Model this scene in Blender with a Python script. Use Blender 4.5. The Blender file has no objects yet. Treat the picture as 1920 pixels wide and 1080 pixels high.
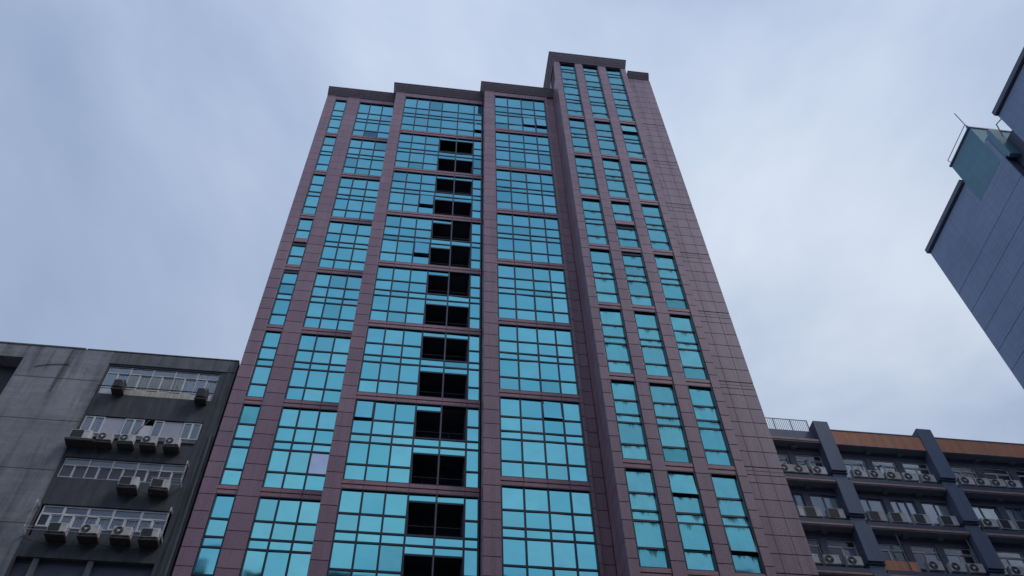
import bpy, math, random
from mathutils import Matrix, Vector
random.seed(7)
SC = bpy.context.scene
COL = SC.collection

# ------------------------------------------------------------------ camera
# the camera stands at the origin, 1.6 m above the pavement; X along the street, Y into the facades
cam = bpy.data.cameras.new("camera")
cam.sensor_width = 36.0
cam.lens = 1692.06 / 1920.0 * 36.0
cam.clip_start, cam.clip_end = 0.1, 5000.0
camo = bpy.data.objects.new("camera", cam)
rx = Vector((0.99178329, -0.1259231, -0.02256731))
ry = Vector((0.08697504, 0.79307093, -0.60288792))
rz = Vector((0.09381499, 0.59597138, 0.79750666))
camo.matrix_world = Matrix(((rx.x, -ry.x, -rz.x, 0), (rx.y, -ry.y, -rz.y, 0), (rx.z, -ry.z, -rz.z, 0), (0, 0, 0, 1)))
COL.objects.link(camo)
SC.camera = camo
SC.render.resolution_x, SC.render.resolution_y = 1024, 576

# ------------------------------------------------------------------ sky and sun (overcast)
SUN_EL, SUN_AZ = math.radians(50), math.radians(118)      # azimuth clockwise from +Y: to the right, behind the cloud
world = bpy.data.worlds.new("World")
SC.world = world
world.use_nodes = True
wn, wl = world.node_tree.nodes, world.node_tree.links
wn.clear()
def N(nodes, t, **kw):
    n = nodes.new(t)
    for k, v in kw.items():
        setattr(n, k, v)
    return n
sky = N(wn, 'ShaderNodeTexSky', sky_type='NISHITA', sun_disc=False, sun_elevation=SUN_EL, sun_rotation=SUN_AZ, air_density=1.4, dust_density=4.0)
skys = N(wn, 'ShaderNodeVectorMath', operation='SCALE'); skys.inputs['Scale'].default_value = 0.10
wl.new(sky.outputs[0], skys.inputs[0])
tc = N(wn, 'ShaderNodeTexCoord')
sep = N(wn, 'ShaderNodeSeparateXYZ'); wl.new(tc.outputs['Generated'], sep.inputs[0])
# direction projected onto a cloud deck, so that the clouds shrink towards the horizon
zc = N(wn, 'ShaderNodeMath', operation='MAXIMUM'); wl.new(sep.outputs[2], zc.inputs[0]); zc.inputs[1].default_value = 0.0
zp = N(wn, 'ShaderNodeMath', operation='ADD'); wl.new(zc.outputs[0], zp.inputs[0]); zp.inputs[1].default_value = 0.16
dx = N(wn, 'ShaderNodeMath', operation='DIVIDE'); wl.new(sep.outputs[0], dx.inputs[0]); wl.new(zp.outputs[0], dx.inputs[1])
dy = N(wn, 'ShaderNodeMath', operation='DIVIDE'); wl.new(sep.outputs[1], dy.inputs[0]); wl.new(zp.outputs[0], dy.inputs[1])
cmb = N(wn, 'ShaderNodeCombineXYZ'); wl.new(dx.outputs[0], cmb.inputs[0]); wl.new(dy.outputs[0], cmb.inputs[1]); cmb.inputs[2].default_value = 27.0
n1 = N(wn, 'ShaderNodeTexNoise'); n1.inputs['Scale'].default_value = 1.55; n1.inputs['Detail'].default_value = 6.0; n1.inputs['Roughness'].default_value = 0.50; n1.inputs['Distortion'].default_value = 0.3
wl.new(cmb.outputs[0], n1.inputs['Vector'])
ramp = N(wn, 'ShaderNodeValToRGB')
ramp.color_ramp.interpolation = 'B_SPLINE'
e = ramp.color_ramp.elements
e[0].position, e[0].color = 0.33, (0.30, 0.395, 0.585, 1)
e[1].position, e[1].color = 0.67, (0.82, 0.90, 1.0, 1)
m_ = ramp.color_ramp.elements.new(0.5); m_.color = (0.485, 0.59, 0.80, 1)
wl.new(n1.outputs['Fac'], ramp.inputs[0])
mix = N(wn, 'ShaderNodeMix', data_type='RGBA'); mix.inputs[0].default_value = 0.94
wl.new(skys.outputs[0], mix.inputs[6]); wl.new(ramp.outputs[0], mix.inputs[7])
bg = N(wn, 'ShaderNodeBackground'); bg.inputs['Strength'].default_value = 0.97
# an overcast sky is brightest overhead and dims evenly towards the horizon, all round
cie = N(wn, 'ShaderNodeMath', operation='MULTIPLY_ADD'); wl.new(zc.outputs[0], cie.inputs[0]); cie.inputs[1].default_value = 0.50; cie.inputs[2].default_value = 0.60
cies = N(wn, 'ShaderNodeVectorMath', operation='SCALE'); wl.new(mix.outputs[2], cies.inputs[0]); wl.new(cie.outputs[0], cies.inputs['Scale'])
wl.new(cies.outputs[0], bg.inputs[0])
wo = N(wn, 'ShaderNodeOutputWorld'); wl.new(bg.outputs[0], wo.inputs[0])

sun = bpy.data.lights.new("sun", 'SUN')
sun.energy, sun.angle, sun.color = 1.1, math.radians(20), (1.0, 0.97, 0.94)
suno = bpy.data.objects.new("sun", sun)
sd = Vector((math.sin(SUN_AZ) * math.cos(SUN_EL), math.cos(SUN_AZ) * math.cos(SUN_EL), math.sin(SUN_EL)))
suno.rotation_euler = sd.to_track_quat('Z', 'Y').to_euler()
suno.location = sd * 200
COL.objects.link(suno)
SC.view_settings.view_transform = 'Standard'
SC.view_settings.look = 'None'
SC.view_settings.exposure = 0.0
SC.view_settings.gamma = 1.0
SC.view_settings.use_curve_mapping = False

# ------------------------------------------------------------------ materials
def new_mat(name):
    m = bpy.data.materials.new(name); m.use_nodes = True
    nt = m.node_tree
    b = nt.nodes['Principled BSDF']
    return m, nt.nodes, nt.links, b
def rnd_value(nodes, links):
    """one random number per object and per loose piece"""
    oi = N(nodes, 'ShaderNodeObjectInfo'); ge = N(nodes, 'ShaderNodeNewGeometry')
    a = N(nodes, 'ShaderNodeMath', operation='ADD'); links.new(oi.outputs['Random'], a.inputs[0]); links.new(ge.outputs['Random Per Island'], a.inputs[1])
    f = N(nodes, 'ShaderNodeMath', operation='FRACT'); links.new(a.outputs[0], f.inputs[0])
    return f.outputs[0]
def mixc(nodes, links, fac, a, b, blend='MIX'):
    m = N(nodes, 'ShaderNodeMix', data_type='RGBA', blend_type=blend)
    for sock, v in ((m.inputs[0], fac), (m.inputs[6], a), (m.inputs[7], b)):
        if isinstance(v, (int, float)): sock.default_value = v
        elif isinstance(v, tuple): sock.default_value = (*v[:3], 1)
        else: links.new(v, sock)
    return m.outputs[2]
def noise(nodes, links, vec, scale, detail=3, rough=0.5, loc=None, sc=None):
    if sc is not None or loc is not None:
        mp = N(nodes, 'ShaderNodeMapping')
        if sc: mp.inputs['Scale'].default_value = sc
        if loc: mp.inputs['Location'].default_value = loc
        links.new(vec, mp.inputs[0]); vec = mp.outputs[0]
    n = N(nodes, 'ShaderNodeTexNoise'); n.inputs['Scale'].default_value = scale; n.inputs['Detail'].default_value = detail; n.inputs['Roughness'].default_value = rough
    links.new(vec, n.inputs['Vector'])
    return n.outputs['Fac']
def ramped(nodes, links, val, p0, p1, c0=(0, 0, 0), c1=(1, 1, 1)):
    r = N(nodes, 'ShaderNodeValToRGB'); el = r.color_ramp.elements
    el[0].position, el[0].color = p0, (*c0, 1)
    el[1].position, el[1].color = p1, (*c1, 1)
    links.new(val, r.inputs[0])
    return r.outputs[0]
def worldpos(nodes):
    return N(nodes, 'ShaderNodeNewGeometry').outputs['Position']
def bump(nodes, links, h, strength, dist, b):
    bp = N(nodes, 'ShaderNodeBump'); bp.inputs['Strength'].default_value = strength; bp.inputs['Distance'].default_value = dist
    links.new(h, bp.inputs['Height']); links.new(bp.outputs[0], b.inputs['Normal'])

def granite_mat(name, c0, c1, streak=0.35, rough=0.42):
    m, nd, lk, b = new_mat(name)
    p = worldpos(nd)
    fine = noise(nd, lk, p, 9.0, 6, 0.7)
    big = noise(nd, lk, p, 0.22, 3, 0.5)
    st = noise(nd, lk, p, 1.0, 4, 0.6, sc=(2.6, 2.6, 0.16))
    c = mixc(nd, lk, rnd_value(nd, lk), c0, c1)
    c = mixc(nd, lk, 0.35, c, ramped(nd, lk, fine, 0.35, 0.68, tuple(v * 0.55 for v in c0), tuple(v * 1.35 for v in c1)))
    s = ramped(nd, lk, st, 0.42, 0.72)
    sm = N(nd, 'ShaderNodeMath', operation='MULTIPLY'); lk.new(s, sm.inputs[0]); sm.inputs[1].default_value = streak
    c = mixc(nd, lk, sm.outputs[0], c, tuple(v * 0.55 for v in c0))
    c = mixc(nd, lk, 0.25, c, ramped(nd, lk, big, 0.3, 0.7, (0.55, 0.55, 0.6), (1.0, 1.0, 1.0)), 'MULTIPLY')
    lk.new(c, b.inputs['Base Color'])
    b.inputs['Roughness'].default_value = rough
    bump(nd, lk, fine, 0.15, 0.01, b)
    return m

def glass_mat(name, base, base2, dirt=0.0):
    m, nd, lk, b = new_mat(name)
    r = rnd_value(nd, lk)
    p = worldpos(nd)
    c = mixc(nd, lk, r, base, base2)
    r2 = N(nd, 'ShaderNodeMath', operation='POWER'); lk.new(r, r2.inputs[0]); r2.inputs[1].default_value = 7.0
    c = mixc(nd, lk, r2.outputs[0], c, tuple(v * 0.70 for v in base))          # an odd darker pane here and there
    film = noise(nd, lk, p, 1.3, 3, 0.55)
    c = mixc(nd, lk, ramped(nd, lk, film, 0.35, 0.72, (0, 0, 0), (0.5, 0.5, 0.5)), c, tuple(v * 0.72 for v in base2))
    b.inputs['Metallic'].default_value = 1.0
    b.inputs['Roughness'].default_value = 0.045
    wav = noise(nd, lk, p, 0.9, 1, 0.4)
    bump(nd, lk, wav, 0.16, 0.03, b)
    if dirt > 0:
        oi = N(nd, 'ShaderNodeObjectInfo')
        tcn = N(nd, 'ShaderNodeTexCoord')
        sp = N(nd, 'ShaderNodeSeparateXYZ'); lk.new(tcn.outputs['Object'], sp.inputs[0])
        off = N(nd, 'ShaderNodeMath', operation='MULTIPLY'); lk.new(oi.outputs['Random'], off.inputs[0]); off.inputs[1].default_value = 91.0
        xo = N(nd, 'ShaderNodeMath', operation='ADD'); lk.new(sp.outputs[0], xo.inputs[0]); lk.new(off.outputs[0], xo.inputs[1])
        cm = N(nd, 'ShaderNodeCombineXYZ'); lk.new(xo.outputs[0], cm.inputs[0]); lk.new(sp.outputs[2], cm.inputs[2])
        fingers = noise(nd, lk, cm.outputs[0], 1.0, 3, 0.65, sc=(21.0, 1.0, 0.3))
        patch = noise(nd, lk, cm.outputs[0], 1.0, 1, 0.5, sc=(1.6, 1.0, 0.0), loc=(7, 0, 0))
        # how far down from the top edge of the pane (0 at the head) each run of grime reaches
        dep = N(nd, 'ShaderNodeMath', operation='MULTIPLY_ADD'); lk.new(sp.outputs[2], dep.inputs[0]); dep.inputs[1].default_value = 0.6; dep.inputs[2].default_value = -0.40
        a1 = N(nd, 'ShaderNodeMath', operation='MULTIPLY'); lk.new(patch, a1.inputs[0]); a1.inputs[1].default_value = 0.95
        a2 = N(nd, 'ShaderNodeMath', operation='ADD'); lk.new(fingers, a2.inputs[0]); lk.new(a1.outputs[0], a2.inputs[1])
        a3 = N(nd, 'ShaderNodeMath', operation='ADD'); lk.new(a2.outputs[0], a3.inputs[0]); lk.new(dep.outputs[0], a3.inputs[1])
        mask = ramped(nd, lk, a3.outputs[0], 0.50, 0.60, (0, 0, 0), (dirt, dirt, dirt))
        haze = ramped(nd, lk, noise(nd, lk, cm.outputs[0], 1.0, 3, 0.6, sc=(2.5, 1, 1.2), loc=(0, 0, 4)), 0.4, 0.7, (0, 0, 0), (0.28, 0.28, 0.28))
        c = mixc(nd, lk, haze, c, (0.10, 0.36, 0.38))
        c = mixc(nd, lk, mask, c, (0.012, 0.06, 0.085))
        rr = N(nd, 'ShaderNodeMath', operation='MULTIPLY_ADD'); lk.new(mask, rr.inputs[0]); rr.inputs[1].default_value = 0.5; rr.inputs[2].default_value = 0.05
        lk.new(rr.outputs[0], b.inputs['Roughness'])
    lk.new(c, b.inputs['Base Color'])
    return m

def plain(name, c, rough=0.6, metal=0.0, var=0.15, nscale=2.0, streak=0.0, bumpy=0.0):
    m, nd, lk, b = new_mat(name)
    p = worldpos(nd)
    n = noise(nd, lk, p, nscale, 5, 0.6)
    col = mixc(nd, lk, n, tuple(v * (1 - var) for v in c), tuple(min(1, v * (1 + var)) for v in c))
    if streak > 0:
        st = noise(nd, lk, p, 1.0, 5, 0.65, sc=(3.0, 3.0, 0.22))
        s = ramped(nd, lk, st, 0.42, 0.66, (0, 0, 0), (streak, streak, streak))
        col = mixc(nd, lk, s, col, tuple(v * 0.38 for v in c))
    lk.new(col, b.inputs['Base Color'])
    b.inputs['Roughness'].default_value = rough
    b.inputs['Metallic'].default_value = metal
    if bumpy > 0: bump(nd, lk, n, bumpy, 0.02, b)
    return m

def concrete_mat():
    m, nd, lk, b = new_mat("weathered_concrete")
    p = worldpos(nd)
    big = noise(nd, lk, p, 0.35, 5, 0.6)
    fine = noise(nd, lk, p, 4.0, 6, 0.65)
    st = noise(nd, lk, p, 1.0, 5, 0.6, sc=(1.4, 1.0, 0.12))
    hz = noise(nd, lk, p, 1.0, 5, 0.6, sc=(0.25, 1.0, 2.2))
    c = mixc(nd, lk, ramped(nd, lk, big, 0.3, 0.7), (0.185, 0.19, 0.215), (0.40, 0.405, 0.44))
    c = mixc(nd, lk, ramped(nd, lk, fine, 0.3, 0.75, (0, 0, 0), (0.4, 0.4, 0.4)), c, (0.21, 0.215, 0.24))
    c = mixc(nd, lk, ramped(nd, lk, st, 0.46, 0.64, (0, 0, 0), (0.75, 0.75, 0.75)), c, (0.085, 0.09, 0.105))
    c = mixc(nd, lk, ramped(nd, lk, hz, 0.5, 0.75, (0, 0, 0), (0.3, 0.3, 0.3)), c, (0.46, 0.46, 0.50))
    lk.new(c, b.inputs['Base Color'])
    b.inputs['Roughness'].default_value = 0.9
    bump(nd, lk, fine, 0.5, 0.03, b)
    return m
def curtain_mat(name, c0, c1, fold=9.0):
    m, nd, lk, b = new_mat(name)
    p = worldpos(nd)
    f = noise(nd, lk, p, 1.0, 2, 0.5, sc=(fold, 1.0, 0.25))
    lk.new(mixc(nd, lk, ramped(nd, lk, f, 0.35, 0.65), c0, c1), b.inputs['Base Color'])
    b.inputs['Roughness'].default_value = 0.9
    return m
def clear_glass():
    m, nd, lk, b = new_mat("clear_window_glass")
    nd.remove(b)
    t = N(nd, 'ShaderNodeBsdfTransparent'); t.inputs[0].default_value = (0.98, 0.99, 1.0, 1)
    g = N(nd, 'ShaderNodeBsdfGlossy'); g.inputs['Roughness'].default_value = 0.06; g.inputs[0].default_value = (0.8, 0.85, 0.9, 1)
    fr = N(nd, 'ShaderNodeFresnel'); fr.inputs[0].default_value = 1.28
    mx = N(nd, 'ShaderNodeMixShader'); lk.new(fr.outputs[0], mx.inputs[0]); lk.new(t.outputs[0], mx.inputs[1]); lk.new(g.outputs[0], mx.inputs[2])
    lk.new(mx.outputs[0], nd['Material Output'].inputs[0])
    return m

M = {}
M['stone'] = granite_mat("pink_granite", (0.275, 0.16, 0.22), (0.37, 0.228, 0.29))
M['wallstone'] = granite_mat("mauve_granite", (0.275, 0.168, 0.235), (0.355, 0.228, 0.295), 0.7)
M['spandrel'] = granite_mat("rose_granite", (0.39, 0.195, 0.235), (0.46, 0.255, 0.29), 0.3)
M['cornice'] = plain("cornice_metal", (0.135, 0.10, 0.13), 0.5, 0.0, 0.25, 1.5, 0.3)
M['core'] = plain("joint_mortar", (0.065, 0.05, 0.06), 0.9)
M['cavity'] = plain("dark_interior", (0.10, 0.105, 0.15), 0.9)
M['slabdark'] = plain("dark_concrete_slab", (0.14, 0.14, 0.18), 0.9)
M['frame'] = plain("navy_window_frame", (0.006, 0.02, 0.048), 0.35, 0.0, 0.2)
M['greybar'] = plain("grey_metal_post", (0.16, 0.15, 0.18), 0.5)
M['glass'] = glass_mat("cyan_mirror_glass", (0.125, 0.48, 0.59), (0.225, 0.64, 0.735))
M['glasslilac'] = glass_mat("lilac_mirror_glass", (0.36, 0.42, 0.60), (0.38, 0.45, 0.62))
M['glassdeep'] = glass_mat("deep_blue_glass", (0.06, 0.22, 0.36), (0.07, 0.25, 0.38))
M['glassdirty'] = glass_mat("streaked_cyan_glass", (0.13, 0.47, 0.535), (0.22, 0.605, 0.66), 0.8)
M['concrete'] = concrete_mat()
M['darktile'] = plain("grimy_dark_render", (0.095, 0.098, 0.118), 0.85, 0, 0.35, 1.2, 0.6, 0.3)
M['edgegrey'] = plain("grey_green_render", (0.175, 0.185, 0.205), 0.9, 0, 0.3, 1.6, 0.6, 0.3)
M['alu'] = plain("pale_aluminium", (0.60, 0.61, 0.65), 0.45, 0.0, 0.12)
M['white'] = plain("white_painted_metal", (0.74, 0.75, 0.78), 0.5, 0.0, 0.12, 3.0, 0.25)
M['panelgrey'] = plain("lavender_grey_panel", (0.48, 0.48, 0.56), 0.7)
M['clear'] = clear_glass()
M['cream'] = curtain_mat("cream_curtain", (0.50, 0.47, 0.38), (0.74, 0.71, 0.60))
M['whitecurtain'] = curtain_mat("white_curtain", (0.62, 0.65, 0.72), (0.84, 0.87, 0.92))
M['blind'] = curtain_mat("pale_blue_blind", (0.52, 0.61, 0.68), (0.60, 0.70, 0.77), 3.0)
M['acwhite'] = plain("ac_casing_paint", (0.74, 0.74, 0.76), 0.55, 0.0, 0.18, 4.0, 0.35)
_m = M['acwhite']; _nd, _lk = _m.node_tree.nodes, _m.node_tree.links; _b = _nd['Principled BSDF']
_src = _b.inputs['Base Color'].links[0].from_socket
_t = ramped(_nd, _lk, rnd_value(_nd, _lk), 0.0, 1.0, (0.74, 0.72, 0.68), (1, 1, 1))
_lk.new(mixc(_nd, _lk, 1.0, _src, _t, 'MULTIPLY'), _b.inputs['Base Color'])
M['acdark'] = plain("ac_grille_plastic", (0.022, 0.022, 0.026), 0.6)
M['acgrey'] = plain("ac_fan_plastic", (0.14, 0.14, 0.15), 0.5)
M['steel'] = plain("rusty_bracket_steel", (0.06, 0.05, 0.05), 0.7, 0.0, 0.3, 6.0)
M['bluegrey'] = plain("slate_blue_paint", (0.14, 0.18, 0.275), 0.6, 0.0, 0.12, 1.0, 0.25)
M['orange'] = plain("terracotta_paint", (0.72, 0.31, 0.18), 0.7, 0.0, 0.2, 1.2, 0.3)
M['pinkedge'] = plain("salmon_edge_paint", (0.62, 0.35, 0.32), 0.7, 0.0, 0.2, 1.5, 0.4)
M['soffit'] = plain("grey_soffit_paint", (0.27, 0.28, 0.33), 0.85, 0.0, 0.2, 0.8, 0.2)
M['backwall'] = plain("dusky_back_wall", (0.115, 0.115, 0.16), 0.85, 0.0, 0.2)
M['rail'] = plain("grey_railing_paint", (0.22, 0.22, 0.25), 0.5)
M['hose'] = plain("black_hose_rubber", (0.012, 0.012, 0.014), 0.6)
M['bluepanel'] = None
M['asphalt'] = plain("asphalt", (0.05, 0.05, 0.052), 0.9, 0, 0.2, 8.0)
M['paving'] = plain("pavement_concrete", (0.22, 0.21, 0.2), 0.9, 0, 0.2, 5.0)
def metalpanel_mat(name, c):
    m, nd, lk, b = new_mat(name)
    p = worldpos(nd)
    mp = N(nd, 'ShaderNodeMapping'); mp.inputs['Rotation'].default_value = (0, 0, 0); lk.new(p, mp.inputs[0])
    sp = N(nd, 'ShaderNodeSeparateXYZ'); lk.new(p, sp.inputs[0])
    cm = N(nd, 'ShaderNodeCombineXYZ'); xy = N(nd, 'ShaderNodeMath', operation='ADD'); lk.new(sp.outputs[0], xy.inputs[0]); lk.new(sp.outputs[1], xy.inputs[1]); lk.new(xy.outputs[0], cm.inputs[0]); lk.new(sp.outputs[2], cm.inputs[1])
    br = N(nd, 'ShaderNodeTexBrick'); br.offset = 0.0
    br.inputs['Scale'].default_value = 1.0; br.inputs['Brick Width'].default_value = 1.05; br.inputs['Row Height'].default_value = 0.6
    br.inputs['Mortar Size'].default_value = 0.012; br.inputs['Mortar Smooth'].default_value = 0.3
    br.inputs['Color1'].default_value = (*c, 1); br.inputs['Color2'].default_value = (*[v * 1.07 for v in c], 1); br.inputs['Mortar'].default_value = (*[v * 0.62 for v in c], 1)
    lk.new(cm.outputs[0], br.inputs['Vector'])
    big = noise(nd, lk, p, 0.15, 3, 0.5)
    col = mixc(nd, lk, 0.5, br.outputs[0], ramped(nd, lk, big, 0.3, 0.7, (0.7, 0.72, 0.75), (1, 1, 1)), 'MULTIPLY')
    lk.new(col, b.inputs['Base Color']); b.inputs['Roughness'].default_value = 0.7; b.inputs['Specular IOR Level'].default_value = 0.15
    return m
M['bluepanel'] = metalpanel_mat("blue_grey_cladding", (0.235, 0.315, 0.46))
M['tealpanel'] = metalpanel_mat("teal_grey_cladding", (0.15, 0.29, 0.375))
M['darkpanel'] = plain("dark_blue_cladding", (0.075, 0.09, 0.15), 0.6)

# ------------------------------------------------------------------ mesh helpers
WL = {}                                                    # world location of each object's origin
def link(name, mesh, loc, parent):
    o = bpy.data.objects.new(name, mesh); COL.objects.link(o)
    WL[o.name] = Vector(loc)
    o.location = Vector(loc)
    if parent is not None:
        o.parent = parent; o.location = Vector(loc) - WL[parent.name]
    return o
def empty(name, loc, label, cat, group=None):
    o = bpy.data.objects.new(name, None); o.empty_display_size = 0.3; COL.objects.link(o)
    o.location = loc; WL[o.name] = Vector(loc)
    o['label'] = label; o['category'] = cat
    if group: o['group'] = group
    return o
def mesh_of(name, V, F, mat, smooth=False):
    me = bpy.data.meshes.new(name); me.from_pydata([tuple(v) for v in V], [], F); me.update()
    for m in (mat if isinstance(mat, (list, tuple)) else [mat]): me.materials.append(m)
    if smooth:
        for p in me.polygons: p.use_smooth = True
    return me
BF = [(0, 3, 2, 1), (4, 5, 6, 7), (0, 1, 5, 4), (1, 2, 6, 5), (2, 3, 7, 6), (3, 0, 4, 7)]
def bverts(x0, x1, y0, y1, z0, z1):
    return [(x0, y0, z0), (x1, y0, z0), (x1, y1, z0), (x0, y1, z0), (x0, y0, z1), (x1, y0, z1), (x1, y1, z1), (x0, y1, z1)]
class MB:
    def __init__(s): s.V, s.F = [], []
    def box(s, *b):
        n = len(s.V); s.V += bverts(*b); s.F += [tuple(i + n for i in f) for f in BF]; return s
    def quad(s, a, b, c, d):
        n = len(s.V); s.V += [a, b, c, d]; s.F.append((n, n + 1, n + 2, n + 3)); return s
    def tube(s, pts, r, seg=6):
        pts = [Vector(p) for p in pts]; n0 = len(s.V)
        for i, p in enumerate(pts):
            d = (pts[min(i + 1, len(pts) - 1)] - pts[max(i - 1, 0)]).normalized()
            u = d.cross(Vector((0.3, 0.9, 0.17))).normalized(); w = d.cross(u)
            for k in range(seg):
                a = 2 * math.pi * k / seg
                s.V.append(tuple(p + (u * math.cos(a) + w * math.sin(a)) * r))
        for i in range(len(pts) - 1):
            for k in range(seg):
                a, b = n0 + i * seg + k, n0 + i * seg + (k + 1) % seg
                s.F.append((a, b, b + seg, a + seg))
        s.F.append(tuple(n0 + k for k in range(seg))[::-1]); s.F.append(tuple(n0 + (len(pts) - 1) * seg + k for k in range(seg)))
        return s
    def build(s, name, mat, parent, loc=None, smooth=False, **props):
        if loc is None: loc = WL[parent.name] if parent is not None else (0, 0, 0)
        L = Vector(loc)
        me = mesh_of(name, [Vector(v) - L for v in s.V], s.F, mat, smooth)
        o = link(name, me, loc, parent)
        for k, v in props.items(): o[k] = v
        return o
CACHE = {}
def piece(name, x0, x1, y0, y1, z0, z1, mat, parent, chamf=0.012):
    """a slab whose front (-Y) edges are eased; alike pieces share their mesh; origin at the slab's front head"""
    w, d, h = round(x1 - x0, 3), round(y1 - y0, 3), round(z1 - z0, 3)
    k = (w, d, h, mat.name, chamf)
    if k not in CACHE:
        c = chamf; X = w / 2
        V = [(-X, c, -h), (X, c, -h), (X, d, -h), (-X, d, -h), (-X, c, 0), (X, c, 0), (X, d, 0), (-X, d, 0),
             (-X + c, 0, -h + c), (X - c, 0, -h + c), (X - c, 0, -c), (-X + c, 0, -c)]
        F = [(0, 3, 2, 1), (4, 5, 6, 7), (1, 2, 6, 5), (2, 3, 7, 6), (3, 0, 4, 7), (8, 9, 10, 11), (0, 1, 9, 8), (1, 5, 10, 9), (5, 4, 11, 10), (4, 0, 8, 11)]
        CACHE[k] = mesh_of(name, V, F, mat)
    return link(name, CACHE[k], ((x0 + x1) / 2, y0, z1), parent)
def sidepiece(name, x, x1, y0, y1, z0, z1, mat, parent):
    """a slab facing -X"""
    w, d, h = round(y1 - y0, 3), round(x1 - x, 3), round(z1 - z0, 3)
    k = ('s', w, d, h, mat.name)
    if k not in CACHE:
        CACHE[k] = mesh_of(name, bverts(0, d, 0, w, -h, 0), BF, mat)
    return link(name, CACHE[k], (x, y0, z1), parent)
def holed(mb, x0, x1, z0, z1, y, depth, holes):
    """front wall with openings and their reveals"""
    xs = sorted({x0, x1, *[h[0] for h in holes], *[h[1] for h in holes]}); zs = sorted({z0, z1, *[h[2] for h in holes], *[h[3] for h in holes]})
    xs = [v for v in xs if x0 <= v <= x1]; zs = [v for v in zs if z0 <= v <= z1]
    def hole(i, j):
        if i < 0 or j < 0 or i >= len(xs) - 1 or j >= len(zs) - 1: return None
        cx, cz = (xs[i] + xs[i + 1]) / 2, (zs[j] + zs[j + 1]) / 2
        return any(h[0] < cx < h[1] and h[2] < cz < h[3] for h in holes)
    idx = {}
    def v(i, j, back):
        k = (i, j, back)
        if k not in idx: idx[k] = len(mb.V); mb.V.append((xs[i], y + depth * back, zs[j]))
        return idx[k]
    for i in range(len(xs) - 1):
        for j in range(len(zs) - 1):
            if hole(i, j): continue
            mb.F.append((v(i, j, 0), v(i + 1, j, 0), v(i + 1, j + 1, 0), v(i, j + 1, 0)))
            for (a, b, di, dj) in (((i, j), (i + 1, j), 0, -1), ((i + 1, j), (i + 1, j + 1), 1, 0), ((i + 1, j + 1), (i, j + 1), 0, 1), ((i, j + 1), (i, j), -1, 0)):
                if hole(i + di, j + dj) is not False:
                    mb.F.append((v(*a, 0), v(*a, 1), v(*b, 1), v(*b, 0)))
    return mb

GZ = -1.6
# ------------------------------------------------------------------ ground
g = MB().quad((-600, -600, GZ), (600, -600, GZ), (600, 900, GZ), (-600, 900, GZ)).build('ground', M['paving'], None, (0, 0, 0), kind='structure')
r = MB().quad((-600, 3.0, GZ + .004), (600, 3.0, GZ + .004), (600, 27.0, GZ + .004), (-600, 27.0, GZ + .004)).build('road', M['asphalt'], None, (0, 0, 0), kind='structure')
p = MB().box(-600, 600, 27.2, 40.0, GZ, GZ + .13).build('pavement', M['paving'], None, (0, 0, 0), kind='structure')
k = MB().box(-600, 600, 27.0, 27.2, GZ, GZ + .15).build('kerb', M['paving'], None, (0, 0, 0), kind='structure')

# ------------------------------------------------------------------ the glass tower
D2, D3, D4, DT, DW = 40.45, 39.33, 38.2, 36.1, 36.42
S1 = 75.12                                                  # head of the windows of the second double storey from the top
NM = 9                                                      # double storeys built in full (the last is below the picture)
tower = empty('office_tower', (4.7, 45, GZ), 'tall pink granite tower with cyan mirror glass and stepped dark cornices', 'building')
ZB = S1 - 7 * (NM - 1)                                       # foot of the detailed facade
# core: dark backing wall behind the cladding, with a shaft behind the open bays
def prism(name, pts, z0, z1, mat, parent):
    n = len(pts)
    V = [(x, y, z0) for x, y in pts] + [(x, y, z1) for x, y in pts]
    F = [tuple(range(n))[::-1], tuple(range(n, 2 * n))] + [(i, (i + 1) % n, n + (i + 1) % n, n + i) for i in range(n)]
    mb = MB(); mb.V, mb.F = V, F
    return mb.build(name, mat, parent)
R_ = 0.36
prism('core_wall', [(-11.36, D2 + R_), (-4.62, D2 + R_), (-4.62, D3 + R_), (0.06, D3 + R_), (0.06, D3 + 2.0), (3.06, D3 + 2.0), (3.06, D3 + R_), (4.03, D3 + R_), (4.03, D4 + R_), (10.93, D4 + R_), (10.93, 58), (-11.36, 58)], GZ, 83.38, M['core'], tower)
prism('core_wall', [(10.95, DT + R_), (18.33, DT + R_), (18.33, 57.9), (10.95, 57.9)], GZ, 87.62, M['core'], tower)
prism('core_wall', [(18.35, DW + .2), (20.73, DW + .2), (20.73, 57.8), (18.35, 57.8)], GZ, 86.1, M['core'], tower)
MB().box(-11.40, -11.37, D2 + .32, 58, GZ, 83.36).build('flank_wall', M['wallstone'], tower)
MB().box(20.735, 20.76, DW + .22, 57.8, GZ, 86.1).build('flank_wall', M['wallstone'], tower)
MB().box(10.90, 10.945, D4 + .02, 57.9, 84.0, 87.6).build('flank_wall', M['stone'], tower)
MB().box(18.34, 18.37, DW + .22, 57.9, 86.12, 87.6).build('flank_wall', M['stone'], tower)

def rows(m, tall):
    if m == 0:
        return [75.70, 76.94, 78.64, 79.29, 80.47, 82.12, 82.77, 83.95, 85.65, 86.30, 87.45][::-1] if tall else [75.70, 76.94, 78.64, 79.29, 80.47, 82.60][::-1]
    s = S1 - 7 * (m - 1)
    return [s, s - 1.65, s - 2.83, s - 3.48, s - 5.18, s - 6.42]
def row_kind(m, i, n):
    j = n - 1 - i if m == 0 else None
    if m == 0: return ['fixed_pane', 'awning_pane', 'floor_band_pane', 'fixed_pane', 'awning_pane', 'floor_band_pane', 'fixed_pane', 'awning_pane', 'floor_band_pane', 'floor_band_pane'][j]
    return ['awning_pane', 'fixed_pane', 'floor_band_pane', 'awning_pane', 'fixed_pane'][i]

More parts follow.
